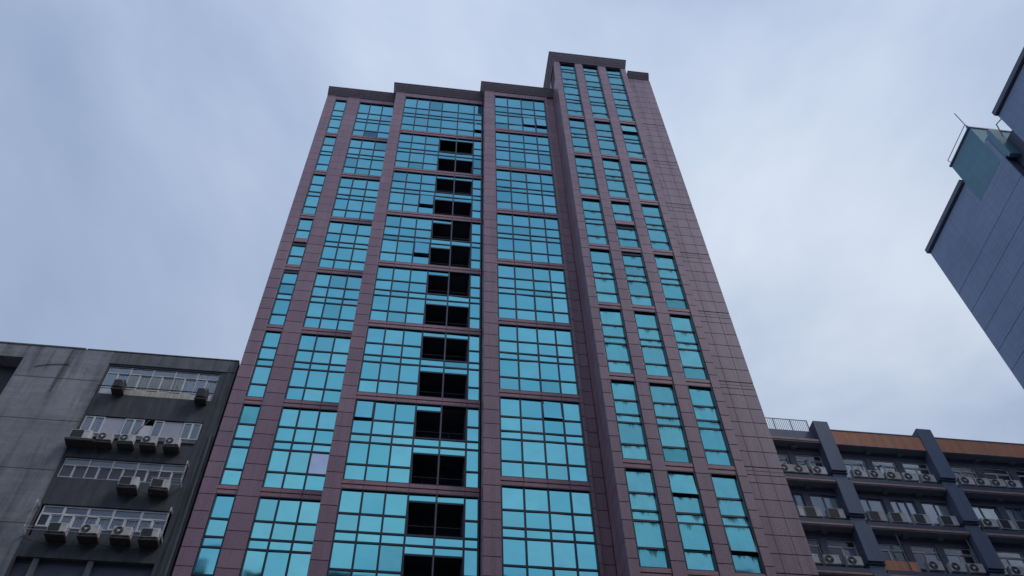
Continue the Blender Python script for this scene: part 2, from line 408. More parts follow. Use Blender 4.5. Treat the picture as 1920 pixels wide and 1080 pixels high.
OPEN = {('bay3', 2, 2, 3): 5.2, ('bay3', 2, 3, 3): 5.8, ('bay3', 0, 6, 0): 4.1, ('bay4', 2, 0, 3): 3.5, ('bay4', 3, 0, 3): 4.6, ('bay4', 2, 6, 0): 2.9,
        ('bay3', 5, 0, 3): 4.6, ('tall3', 0, 1, 0): 5.2, ('tall2', 0, 7, 0): 4.6, ('tall3', 0, 7, 3): 5.2, ('tall2', 0, 7, 3): 1.2}
SPECIAL = {('bay2', 2, 6, 3): 'glasslilac', ('bay2', 1, 0, 4): 'glassdeep'}
NOSTRIP = {(3, 0), (3, 3), (4, 0), (6, 0)}
PANES = {}
def pane(kind, x0, x1, z0, z1, y, mat, parent, tilt=0.0, yaw=0.0):
    w, h = round(x1 - x0, 3), round(z1 - z0, 3)
    k = (w, h, mat.name)
    if k not in PANES: PANES[k] = mesh_of(kind, bverts(-w / 2, w / 2, 0, 0.024, -h, 0), BF, mat)
    o = link(kind, PANES[k], ((x0 + x1) / 2, y, z1), parent)
    o.rotation_euler = (math.radians(-tilt), 0, math.radians(yaw))
    return o
def bay(tag, Y, xs, mat, m, tall=False):
    rz_ = rows(m, tall); n = len(rz_) - 1
    yg = Y + (0.215 if tall else 0.17)                                            # glass line
    mb = MB(); jw = 0.095
    x0, x1, zt, zb = xs[0], xs[-1], rz_[0], rz_[-1]
    # jambs, head and sill of the dark lining
    mb.box(x0, x0 + jw, Y + .06, Y + .355, zb, zt); mb.box(x1 - jw, x1, Y + .06, Y + .355, zb, zt)
    mb.box(x0 + jw, x1 - jw, Y + .07, Y + .355, zt - .065, zt - .001); mb.box(x0 + jw, x1 - jw, Y + .07, Y + .355, zb + .001, zb + .06)
    for x in xs[1:-1]:
        mb.box(x - .057, x + .057, yg - .05, yg + .06, zb + .06, zt - .065)
    stone_mid = (tag in ('bay1', 'tall2')) and m == 3
    shade_head = (tag in ('bay1', 'tall2')) and m in (3, 4)
    cells = []
    for c in range(len(xs) - 1):
        xa = xs[c] + (jw if c == 0 else .057); xb = xs[c + 1] - (jw if c == len(xs) - 2 else .057)
        dark = tag == 'bay3' and c in (3, 4) and m >= 1
        cuts = []
        for i in range(n):
            za, zb_ = rz_[i], rz_[i + 1]
            kd = row_kind(m, i, n)
            if dark and i in (0, 3):
                if (m, i) in NOSTRIP and c == 4: cuts.append((za, rz_[i + 2], None))
                else: cuts.append((za, za - .58, 'floor_band_pane')); cuts.append((za - .58, rz_[i + 2], None))
            elif dark and i in (1, 4): continue
            elif stone_mid and i == 2: cuts.append((za, zb_, 'stone'))
            else: cuts.append((za, zb_, kd))
        for q, (za, zb_, kd) in enumerate(cuts):
            if q > 0: mb.box(xa, xb, yg - .04, yg + .055, za - .062, za + .062)
            top = za - (.065 if q == 0 else .062); bot = zb_ + (.06 if q == len(cuts) - 1 else .062)
            if kd == 'stone': cells.append(('s', xa, xb, bot, top)); continue
            if kd is None: continue
            ri = min(range(n), key=lambda t: abs(rz_[t] - za))
            if shade_head and kd == 'awning_pane' and (m == 4 and ri == 0 or m == 3 and ri == 3):
                mb.box(xa, xb, yg - .06, yg + .05, top - .30, top - .002); top -= .30
            cells.append((kd, xa, xb, bot, top, c, ri))
    fo = mb.build('window_frame', M['frame'], tower, ((x0 + x1) / 2, Y, zb))
    for ce in cells:
        if ce[0] == 's':
            piece('spandrel_panel', ce[1], ce[2], Y + .02, Y + .2, ce[3], ce[4], M['spandrel'], fo); continue
        kd, xa, xb, bot, top, c, ri = ce
        ang = OPEN.get((tag, c, m, ri), 0)
        mt = M[SPECIAL[(tag, c, m, ri)]] if (tag, c, m, ri) in SPECIAL else mat
        yaw = random.gauss(0, .5)
        pane(kd, xa, xb, bot, top, yg - (.03 if ang else 0), mt, fo, ang + (random.gauss(0, .45)), yaw)
        if ang:                                              # the sash that swings out, and the dark gap it opens
            w = xb - xa
            s = MB().box(-w / 2, w / 2, -.012, .04, -(top - bot) - .03, -(top - bot)).box(-w / 2, -w / 2 + .05, -.012, .0, -(top - bot), 0).box(w / 2 - .05, w / 2, -.012, .0, -(top - bot), 0)
            so = link('sash', mesh_of('sash', s.V, s.F, M['frame']), ((xa + xb) / 2, yg - .03, top), fo)
            so.rotation_euler = (math.radians(-ang), 0, 0)
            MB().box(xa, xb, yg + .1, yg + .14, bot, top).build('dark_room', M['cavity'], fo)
    if dark_any(tag, m):
        MB().box(xs[4] - .02, xs[4] + .02, yg - .10, yg - .088, zb + .02, zt - .02).build('post', M['greybar'], fo)
    return fo
def dark_any(tag, m): return tag == 'bay3' and m >= 1

BAYS = [('bay1', D2, [-10.52, -9.36], 'glass', 0), ('bay2', D2, [-8.17, -7.06, -5.86, -4.68], 'glass', 0),
        ('bay3', D3, [-3.72, -2.5, -1.25, 0.0, 1.56, 3.12, 3.93], 'glass', 0), ('bay4', D4, [4.97, 6.28, 7.63, 8.88, 10.02], 'glass', 0),
        ('tall1', DT, [11.44, 13.06], 'glassdirty', 1), ('tall2', DT, [13.80, 15.44], 'glassdirty', 1), ('tall3', DT, [16.23, 17.84], 'glassdirty', 1)]
for tag, Y, xs, mt, tall in BAYS:
    for m in range(NM):
        bay(tag, Y, xs, M[mt], m, bool(tall))
    # rose granite bands between the double storeys: two courses with a groove, one pair for every window
    for m in range(NM - 1):
        zt = S1 - 7 * m + .58; zb = S1 - 7 * m
        for c in range(len(xs) - 1):
            xa, xb = xs[c] + .008, xs[c + 1] - .008
            piece('spandrel_panel', xa, xb, Y + .045, Y + .34, zb + .305, zt - .004, M['spandrel'], tower)
            piece('spandrel_panel', xa, xb, Y + .075, Y + .34, zb + .004, zb + .275, M['spandrel'], tower)
# floors in the open shaft of the third bay
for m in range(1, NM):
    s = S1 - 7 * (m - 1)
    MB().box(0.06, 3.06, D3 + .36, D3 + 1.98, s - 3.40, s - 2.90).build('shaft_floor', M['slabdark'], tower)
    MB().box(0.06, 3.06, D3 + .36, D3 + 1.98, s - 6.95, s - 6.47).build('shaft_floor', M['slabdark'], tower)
rs = random.Random(3)
for m in range(1, NM):
    s = S1 - 7 * (m - 1)
    for zf in (s - 2.90, s - 6.47):
        x_ = rs.choice([.35, .5, 1.9, 2.0])
        MB().box(x_, x_ + .85, D3 + 1.0, D3 + 1.4, zf + .05, zf + .75).build('stored_condenser', M['acgrey'], tower)
        MB().tube([(.08, D3 + .55, zf + 1.0), (3.04, D3 + .55, zf + 1.0)], .025, 5).build('shaft_rail', M['greybar'], tower)
        xp = rs.uniform(.3, 2.8)
        MB().tube([(xp, D3 + 1.7, zf + .02), (xp, D3 + 1.7, zf + 2.2)], .06, 6).build('shaft_pipe', M['greybar'], tower)
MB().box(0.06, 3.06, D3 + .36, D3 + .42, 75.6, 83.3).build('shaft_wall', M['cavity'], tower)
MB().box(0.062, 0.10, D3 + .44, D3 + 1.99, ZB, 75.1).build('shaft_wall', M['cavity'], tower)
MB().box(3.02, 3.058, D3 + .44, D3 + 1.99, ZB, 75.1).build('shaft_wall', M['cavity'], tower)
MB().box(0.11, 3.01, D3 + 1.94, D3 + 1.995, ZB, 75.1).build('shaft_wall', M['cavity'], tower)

# piers: granite panels 1.17 m high with open joints
J = 0.030; PH = 7.0 / 6
zj0 = 46.98 + J / 2                                          # a measured joint
piers = [(-11.40, -10.52, D2, 83.36), (-9.36, -8.17, D2, 83.36), (-4.66, -3.72, D3, 83.40), (4.00, 4.97, D4, 83.40), (10.02, 10.22, D4, 83.40), (10.24, 10.885, D4 + .12, 83.40),
         (10.90, 11.44, DT, 87.6), (13.06, 13.80, DT, 87.6), (15.44, 16.23, DT, 87.6), (17.84, 18.36, DT, 87.6)]
joined = MB(); njoin = 0
pp = []
for (x0, x1, y, ztop) in piers:
    kmin = math.floor((ZB - zj0) / PH)
    z = zj0 + kmin * PH
    while z < ztop - .1:
        za, zb = max(z, ZB - 1), min(z + PH - J, ztop)
        if zb - za > .15: pp.append((za, zb, x0, x1, y))
        z += PH
pp.sort()
vis = [q for q in pp if q[1] > 25.5]
low = [q for q in pp if q[1] <= 25.5]
for i, (za, zb, x0, x1, y) in enumerate(vis):
    if i < 300: piece('pier_panel', x0, x1, y, y + .40, za, zb, M['stone'], tower)
    else: joined.box(x0, x1, y, y + .40, za, zb)
for (za, zb, x0, x1, y) in low: joined.box(x0, x1, y, y + .40, za, zb)
joined.build('pier_cladding', M['stone'], tower, kind='stuff')
# friezes under the cornices
for (x0, x1, y, z0, z1) in ((-10.52, -9.36, D2, 82.62, 83.36), (-8.17, -4.68, D2, 82.62, 83.36), (-3.72, 3.96, D3, 82.62, 83.40), (4.97, 10.02, D4, 82.62, 83.40)):
    nx = max(1, round((x1 - x0) / 1.3)); w = (x1 - x0) / nx
    for i in range(nx): piece('frieze_panel', x0 + i * w + .006, x0 + (i + 1) * w - .006, y + .03, y + .38, z0, z1, M['stone'], tower)
# side of the third block's corner pier and of the tall block, in two columns of panels
for z in [zj0 + i * PH for i in range(math.floor((ZB - zj0) / PH), 32)]:
    for ya, yb in ((DT + .41, DT + 1.25), (DT + 1.28, D4 + .10)):
        if z < 86.5: sidepiece('return_panel', 10.902, 10.945, ya, yb, z, min(z + PH - J, 87.6), M['stone'], tower)
    if z < 83:
        sidepiece('return_panel', 4.002, 4.028, D4 + .41, D3 + .34, z, min(z + PH - J, 83.38), M['stone'], tower)
        sidepiece('return_panel', -4.658, -4.625, D3 + .41, D2 + .34, z, min(z + PH - J, 83.38), M['stone'], tower)
# blank wall on the right: three columns of panels; three thin courses at every double storey
wx = [(18.375, 18.985), (18.995, 19.905), (19.915, 20.755)]
off = 0.46
kz = math.floor((ZB - zj0) / PH)
zlist = []
for i in range(kz, 34):
    z = zj0 + i * PH + off - PH / 2 + .0
    zlist.append(z)
for z in zlist:
    z1 = min(z + PH - J, 86.05)
    if z1 - z < .2 or z1 < 25.5: continue
    band = [S1 - 7 * m for m in range(9)]
    b = [q for q in band if z - .1 <= q + .05 < z + PH - .1]
    for (xa, xb) in wx:
        if b:
            h = .30; zz = z1
            for t in range(2):
                piece('wall_panel', xa, xb, DW + (.0 if t else .02), DW + .22, zz - h + J, zz, M['wallstone'], tower); zz -= h
            piece('wall_panel', xa, xb, DW, DW + .22, z, zz, M['wallstone'], tower)
        else:
            piece('wall_panel', xa, xb, DW, DW + .22, z, z1, M['wallstone'], tower)
MB().box(18.375, 20.755, DW, DW + .2, ZB - 1, 25.3).build('lower_wall', M['wallstone'], tower)
# lower storeys, below the picture
for tag, Y, xs, mt, tall in BAYS:
    z = ZB - 7 + .58
    while z > 6:
        pane('lower_window', xs[0], xs[-1], z, z + 6.0, Y + .2, M['glass'], tower); z -= 7
for (x0, x1, y, ztop) in piers:
    MB().box(x0, x1, y, y + .38, GZ, ZB - 1.05).build('lower_pier', M['stone'], tower)

# cornices: stepped soffits that reach out over the facade
def cornice(x0, x1, y, z, over, lx, rx_, back, fas=1.05):
    mb = MB()
    h = fas                                              # coved profile: four courses, each further out than the one below
    st = [(.06, .34, 0.0, .27), (.38, .58, .275, .22), (.62, .84, .50, .24), (.88, 1.0, .745, .26)]
    for t0, t1, dz, hh in st:                            # courses that lean outwards, parted by small grooves
        n = len(mb.V)
        for t, zz in ((t0, z + dz * h), (t1, z + (dz + hh) * h)):
            mb.V += [(x0 - lx * t, y - over * t, zz), (x1 + rx_ * t, y - over * t, zz), (x1 + rx_ * t, back + .001 * t1, zz), (x0 - lx * t, back + .001 * t1, zz)]
        mb.F += [tuple(i + n for i in f) for f in BF]
    mb.box(x0 - lx - (.03 if lx else 0), x1 + rx_ + (.03 if rx_ else 0), y - over - .03, back, z + .97 * h, z + 1.10 * h)
    return mb.build('cornice', M['cornice'], tower)
cornice(-11.42, -4.66, D2, 83.36, .42, .0, 0, 58, 1.0)
cornice(-4.66, 4.00, D3, 83.40, .42, .30, 0, 57.98)
cornice(4.00, 10.895, D4, 83.405, .42, .36, 0, 57.96)
cornice(10.90, 18.36, DT, 87.60, .42, .48, .12, 57.9, 1.22)
cornice(18.50, 20.70, DW, 86.10, .40, 0, .0, 57.8, .85)
MB().tube([(-4.66, D3 + .8, 84.0), (-4.66, D3 + .8, 84.35)], .03).build('roof_vent', M['greybar'], tower)

# ------------------------------------------------------------------ air conditioners
def ac_unit(x, y, z, label, group, w=.92, h=.60, dpt=.32, square=False, bracket=True, hose=0, dark=False):
    """x, z centre of the front; y front face"""
    t = empty('air_conditioner', (x, y, z - h / 2), label, 'air conditioner', group)
    c = MB(); b = .02
    X = w / 2; zb, zt = z - h / 2, z + h / 2
    V = []
    for yy, ins in ((y, b), (y + b, 0), (y + dpt, 0)):
        V += [(x - X + ins, yy, zb + ins), (x + X - ins, yy, zb + ins), (x + X - ins, yy, zt - ins), (x - X + ins, yy, zt - ins)]
    c.V = V; c.F = [(0, 1, 2, 3), (8, 11, 10, 9)] + [(a * 4 + i, (a + 1) * 4 + i, (a + 1) * 4 + (i + 1) % 4, a * 4 + (i + 1) % 4) for a in (0, 1) for i in range(4)]
    c.F = [f[::-1] if i > 1 else f for i, f in enumerate(c.F)]
    cs = c.build('casing', M['steel'] if dark else M['acwhite'], t)
    fx = x - X * .34; R = h * .41
    if square:
        MB().box(x - X + .05, x + X * .28, y - .012, y + .01, zb + .05, zt - .05).build('grille', M['acdark'], t)
        mb = MB()
        for i in range(5):
            zz = zb + .10 + i * (h - .2) / 4
            mb.box(x - X + .06, x + X * .27, y - .02, y - .013, zz - .006, zz + .006)
        mb.build('grille_bars', M['acgrey'], t)
    else:
        n = 20
        gv = MB()
        gv.V = [(fx + R * math.cos(2 * math.pi * i / n), y - .006, z + R * math.sin(2 * math.pi * i / n)) for i in range(n)] + [(fx + R * math.cos(2 * math.pi * i / n), y + .01, z + R * math.sin(2 * math.pi * i / n)) for i in range(n)]
        gv.F = [tuple(range(n))] + [(i, n + i, n + (i + 1) % n, (i + 1) % n) for i in range(n)]
        gv.build('grille', M['acdark'], t)
        ring = MB()
        for rr in (R, R * .66):
            ring.tube([(fx + rr * math.cos(2 * math.pi * i / n), y - .014, z + rr * math.sin(2 * math.pi * i / n)) for i in range(n + 1)], .009, 4)
        ring.build('grille_ring', M['acgrey'], t)
        hub = MB(); k = 10
        hub.V = [(fx + .075 * math.cos(2 * math.pi * i / k), y - .022, z + .075 * math.sin(2 * math.pi * i / k)) for i in range(k)] + [(fx + .075 * math.cos(2 * math.pi * i / k), y - .004, z + .075 * math.sin(2 * math.pi * i / k)) for i in range(k)]
        hub.F = [tuple(range(k))] + [(i, k + i, k + (i + 1) % k, (i + 1) % k) for i in range(k)]
        hub.build('fan_hub', M['acwhite'], t)
        bl = MB()
        for i in range(3):
            a = 2 * math.pi * i / 3 + .5
            p0 = Vector((fx, y - .010, z)); d = Vector((math.cos(a), 0, math.sin(a))); e_ = Vector((-d.z, 0, d.x))
            q = [p0 + d * .07 - e_ * .03, p0 + d * R * .9 - e_ * .09, p0 + d * R * .9 + e_ * .06, p0 + d * .07 + e_ * .03]
            bl.quad(*[tuple(v) for v in q])
        bl.build('fan_blades', M['acgrey'], t)
    MB().box(x + X * .45, x + X * .8, y - .006, y + .004, zt - .16, zt - .10).build('badge_plate', M['panelgrey'], t)
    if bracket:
        MB().box(x - X - .03, x + X + .03, y + .04, y + dpt + .25, zb - .17, zb - .055).build('underside_shade', M['steel'], t)  # dark box added below the casing for the shadow and stains there
        for s in (-1, 1):
            bx = x + s * X * .7
            mb = MB().box(bx - .02, bx + .02, y - .04, y + dpt + .3, zb - .05, zb - .002)
            mb.tube([(bx, y + .02, zb - .05), (bx, y + dpt + .28, zb - .22)], .015, 4)
            mb.build('bracket', M['steel'], t)
    t.rotation_euler = (0, 0, math.radians(random.gauss(0, 2.2)))
    if hose:
        hx = x - X - .05
        MB().tube([(hx + .04, y + .2, z - .1), (hx - .03, y + .22, z + .2), (hx - .05, y + .3, z + .7), (hx - .02, y + .42, z + 1.05), (hx + .3 * (hose == 2), y + .42, z + 1.18)], .035, 6).build('pipe', M['hose'], t, smooth=True)
    return t

# ------------------------------------------------------------------ old concrete building on the left
DL = 40.8
old = empty('concrete_building', (-18, DL + 5, GZ), 'stained grey concrete block with window bands left of the granite tower', 'building')
XL0, XL1 = -60.0, -11.62
bands = [(42.88, 40.40), (38.56, 37.15), (35.28, 33.80), (31.95, 29.88), (28.62, 26.0)]
WX0, WX1 = -19.28, -12.52
holes = [(WX0, WX1, b, t) for t, b in bands] + [(-45.0, -24.55, 5.0, 42.98)]
holed(MB(), XL0, WX0 - .12, GZ, 44.12, DL, .9, [h for h in holes if h[1] < -20]).build('wall', M['concrete'], old)
# grimy bay with the window bands, a touch behind the concrete
mbw = holed(MB(), WX0 - .12, -12.14, GZ, 43.02, DL + .05, .5, holes[:5]); mbw.build('window_bay_wall', M['darktile'], old)
MB().box(-12.14, XL1, DL + .02, DL + .6, GZ, 43.02).build('corner_strip', M['edgegrey'], old)
MB().box(WX0 - .12, XL1, DL - .01, DL + .6, 43.02, 44.05).build('parapet', M['edgegrey'], old)
MB().box(XL0, -21.2, DL - .04, DL + .5, 44.12, 44.22).build('coping', M['edgegrey'], old)
MB().box(-21.1, XL1, DL - .03, DL + .5, 44.052 + .07, 44.19).build('coping', M['edgegrey'], old)
MB().box(XL0, XL1 - .02, DL + .9, 58, GZ, 44.0).build('body', M['cavity'], old)
MB().box(-45.0, -24.55, DL + 1.2 - .32, DL + .896, 5, 42.9).build('loggia_wall', M['darktile'], old)
MB().box(-45, -24.6, DL + .3, DL + .86, 38.2, 38.9).build('loggia_slab', M['edgegrey'], old)
MB().box(-26.1, -25.6, DL + .70, DL + .86, 41.0, 41.25).build('vent_hood', M['white'], old)
MB().box(-25.85, -25.65, DL + .74, DL + .86, 40.2, 40.8).build('vent_pipe', M['white'], old)
for zz in (41.35, 37.9, 34.2, 30.6):                           # day joints of the concrete lifts
    MB().box(-24.5, WX0 - .13, DL - .012, DL + .01, zz, zz + .035).build('wall_joint', M['edgegrey'], old)
MB().tube([(-11.78, DL - .10, GZ), (-11.78, DL - .10, 30.2), (-11.80, DL - .10, 37.5)], .07, 8).build('drain_pipe', M['edgegrey'], old)
# window bands
def wframe(mb, x0, x1, z0, z1, y, t=.055, d=.07):
    mb.box(x0, x0 + t, y, y + d, z0, z1); mb.box(x1 - t, x1, y, y + d, z0, z1)
    mb.box(x0 + t, x1 - t, y + .003, y + d - .003, z0, z0 + t); mb.box(x0 + t, x1 - t, y + .003, y + d - .003, z1 - t, z1)
def lwindow(x0, x1, z0, z1, y, fm, behind, parent, t=.05, pn=True):
    mb = MB(); wframe(mb, x0, x1, z0, z1, y, t)
    f = mb.build('window', fm, parent, ((x0 + x1) / 2, y, z0))
    if pn: MB().box(x0 + t, x1 - t, y + .03, y + .042, z0 + t, z1 - t).build('pane', M['clear'], f)
    if behind is not None:
        if behind.endswith('curtain') or behind in ('cream',):
            cv = MB(); n = 14
            for i in range(n + 1):
                xx = x0 + (x1 - x0) * i / n; yy = y + .06 + .03 * (i % 2)
                cv.V += [(xx, yy, z0), (xx, yy, z1)]
            cv.F = [(2 * i, 2 * i + 2, 2 * i + 3, 2 * i + 1) for i in range(n)]
            cv.build('curtain', M[behind], f)
        else: MB().box(x0 + .01, x1 - .01, y + .06, y + .075, z0 + .01, z1 - .01).build('blind', M[behind], f)
    return f
yw = DL + .12
# top band
e1 = [-19.26, -17.92, -16.57, -15.2, -13.84, -12.54]
for i in range(5):
    a, b = e1[i], e1[i + 1]; mid = (a + b) / 2
    lwindow(a, b, 42.30, 42.86, yw, M['alu'], 'panelgrey' if i < 4 else 'whitecurtain', old)
    beh = ['blind', 'cream', 'cream', 'cream', 'whitecurtain'][i]
    lwindow(a, mid, 40.96, 42.298, yw - .02, M['alu'], beh, old); lwindow(mid, b, 40.96, 42.298, yw + .05, M['alu'], beh if i != 3 else 'whitecurtain', old)
    MB().box(a, b, yw, yw + .1, 40.42, 40.90).build('sill_panel', M['cream'] if 0 < i < 4 else M['white'], old)
MB().tube([(-19.4, DL - .10, 40.92), (-12.5, DL - .10, 40.92)], .035, 6).build('ledge_bar', M['steel'], old)
# second band
for a, b, kd in ((-19.28, -18.74, 'w'), (-18.74, -18.14, 'w'), (-18.14, -16.99, 'p'), (-16.99, -16.44, 'w'), (-16.44, -15.89, 'w'), (-15.3, -14.75, 'w'), (-14.75, -13.6, 'p'), (-13.6, -13.09, 'w'), (-13.09, -12.57, 'w')):
    if kd == 'w': lwindow(a, b, 37.2, 38.5, yw - .04, M['white'], 'blind' if a > -16 else 'whitecurtain', old, .06)
    else: MB().box(a, b, yw, yw + .05, 37.18, 38.5).build('infill_panel', M['panelgrey'], old)
MB().box(-15.88, -15.31, yw + .02, yw + .06, 37.18, 38.1).build('infill_panel', M['white'], old)
# third band
e3 = [-19.24, -17.87, -16.60, -15.25, -13.96, -12.62]
for i in range(5):
    a, b = e3[i], e3[i + 1]; mid = (a + b) / 2
    lwindow(a, b, 34.74, 35.24, yw, M['alu'], 'panelgrey', old)
    lwindow(a, mid, 33.86, 34.738, yw - .02, M['alu'], None, old); lwindow(mid, b, 33.86, 34.738, yw + .04, M['alu'], None, old)
MB().box(-19.25, -12.6, yw + .3, yw + .33, 33.85, 35.25).build('dim_room', M['backwall'], old)
# fourth band
e4 = [-19.16, -18.04, -16.8, -15.5, -14.06, -12.68]
for i in range(5):
    a, b = e4[i], e4[i + 1]; mid = (a + b) / 2
    lwindow(a, b, 31.36, 31.90, yw, M['white'], 'panelgrey' if i < 2 else 'blind', old, .07)
    beh = 'whitecurtain' if i > 0 else 'blind'
    lwindow(a, mid, 30.55, 31.358, yw - .02, M['white'], beh if i else None, old, .07); lwindow(mid, b, 30.55, 31.358, yw + .04, M['white'], beh, old, .07)
    MB().box(a, b, yw + .02, yw + .1, 29.9, 30.54).build('sill_panel', M['darktile'], old)
# fifth band, dark shop-like opening
for x in (-18.3, -15.65):
    MB().box(x - .14, x + .14, yw - .02, yw + .15, 26.0, 28.6).build('post', M['edgegrey'], old)
MB().box(WX0, WX1, yw + .2, yw + .25, 26.0, 28.6).build('dim_room', M['cavity'], old)
# security cages of bent pipe round the third and fourth bands
def cage(xa, xb, zt, zb, left, right):
    mb = MB(); yo = DL - .50
    for s, x, on in ((-1, xa, left), (1, xb, right)):
        if not on: continue
        for k in range(3):
            xx = x + s * .05; zz = zt - .03 - .08 * k; zl = zb + .08 * k
            mb.tube([(xx, DL + .05, zz), (xx, yo + .18, zz), (xx, yo + .04, zz - .05), (xx, yo, zz - .2), (xx, yo, zl + .2), (xx, yo + .04, zl + .05), (xx, yo + .18, zl), (xx, DL + .05, zl)], .018, 5)
    for zz in (zb + .02, zb + .2):
        mb.tube([(xa if left else xb - 1.6, yo, zz), (xb, yo, zz)], .02, 5)
    mb.build('security_cage', M['alu'], old)
cage(-19.3, -12.55, 35.2, 33.55, False, True)
cage(-19.3, -12.55, 31.9, 29.85, True, True)
def droop(a, b, sag, r=.014):
    a, b = Vector(a), Vector(b)
    pts = [a.lerp(b, i / 8) - Vector((0, 0, sag * 4 * (i / 8) * (1 - i / 8))) for i in range(9)]
    MB().tube([tuple(p) for p in pts], r, 4).build('cable', M['hose'], old)
droop((-15.6, DL - .02, 38.4), (-16.1, DL - .3, 36.5), -.1, .03)
droop((-16.9, DL - .05, 36.3), (-15.4, DL - .05, 36.2), .25)
droop((-15.4, DL - .05, 36.2), (-13.3, DL - .05, 36.1), .3)
droop((-12.05, DL - .03, 43.6), (-12.0, DL - .03, 35.0), 0, .02)
droop((-12.0, DL - .03, 35.0), (-12.2, DL - .03, 27.0), 0, .02)
droop((-14.4, DL - .1, 33.0), (-12.9, DL - .1, 32.9), .22)
droop((-19.5, DL - .05, 29.7), (-15.5, DL - .08, 29.5), .3)
droop((-15.5, DL - .08, 29.5), (-12.5, DL - .05, 29.6), .25)
droop((-23.6, DL - .03, 42.2), (-21.7, DL - .03, 42.6), -.12, .02)
MB().tube([(-21.9, DL - .03, 44.0), (-21.95, DL - .03, 40.2)], .02, 4).build('cable', M['hose'], old)
# ledges that carry the air conditioners
MB().box(-19.5, -17.95, DL - .62, DL + .04, 35.98, 36.12).build('ledge', M['steel'], old)
MB().box(-19.35, -12.6, DL - .03, DL + .045, 36.8, 37.0).build('sill', M['edgegrey'], old)

L2 = 'air conditioners on the second ledge of the concrete block'
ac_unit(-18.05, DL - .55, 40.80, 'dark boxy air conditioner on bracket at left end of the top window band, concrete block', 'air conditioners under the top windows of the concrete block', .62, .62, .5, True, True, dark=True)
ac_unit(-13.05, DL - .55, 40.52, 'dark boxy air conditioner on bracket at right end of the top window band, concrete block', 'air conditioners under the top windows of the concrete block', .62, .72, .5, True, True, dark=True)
ac_unit(-18.80, DL - .6, 36.46, 'wide square-grille air conditioner, leftmost on the second ledge of the concrete block', L2, 1.12, .64, .4, True, False)
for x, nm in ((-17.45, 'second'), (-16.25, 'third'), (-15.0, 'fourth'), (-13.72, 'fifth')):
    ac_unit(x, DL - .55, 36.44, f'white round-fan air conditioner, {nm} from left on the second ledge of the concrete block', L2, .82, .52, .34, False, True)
L3 = 'air conditioners under the third window band'
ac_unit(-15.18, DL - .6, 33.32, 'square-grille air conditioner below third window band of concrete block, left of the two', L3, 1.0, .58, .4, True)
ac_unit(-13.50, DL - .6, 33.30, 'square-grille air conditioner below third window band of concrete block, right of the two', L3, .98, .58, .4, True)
L4 = 'air conditioners under the fourth window band'
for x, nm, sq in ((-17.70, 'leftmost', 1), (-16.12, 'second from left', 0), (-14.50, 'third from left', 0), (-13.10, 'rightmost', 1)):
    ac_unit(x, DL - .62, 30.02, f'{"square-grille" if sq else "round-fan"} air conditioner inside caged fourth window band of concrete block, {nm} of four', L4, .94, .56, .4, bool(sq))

# ------------------------------------------------------------------ slate blue and terracotta building on the right
DR = 40.0
rb = empty('balcony_building', (32, DR + 5, GZ), 'slate blue building with terracotta parapet and rows of air conditioners right of tower', 'building')
fins = [(18.9, 19.9), (26.04, 27.04), (33.22, 34.24), (41.3, 42.3), (48.5, 49.5)]
slabs = [36.72, 33.36, 30.00, 26.65, 23.3]
YBW = DR + .62                                               # window wall
MB().box(19, 54, YBW + .35, 57, GZ, 41.0).build('body', M['cavity'], rb)
for fx0, fx1 in fins:
    zt = 41.80
    for i, s in enumerate(slabs):
        zb = s + .86
        MB().box(fx0, fx1, DR - .03, YBW + .2, zb, zt).build('fin', M['bluegrey'], rb)
        MB().box(fx0 + .03, fx1 - .05, DR + .16, YBW + .2, s + .10, zb - .002).build('fin_neck', M['bluegrey'], rb)
        MB().box(fx0 - .03, fx1 + .02, DR + .06, DR + .30, zb - .14, zb - .08).build('fin_ledge', M['darkpanel'], rb)
        zt = s + .098
    MB().box(fx0, fx1, DR - .03, YBW + .2, GZ, zt).build('fin', M['bluegrey'], rb)
    MB().box(fx0 + .1, fx1 - .1, YBW + .2, YBW + 1.2, 40.5, 41.78).build('fin_buttress', M['bluegrey'], rb)
spans = [(19.9, 26.04), (27.04, 33.22), (34.24, 41.3), (42.3, 48.5)]
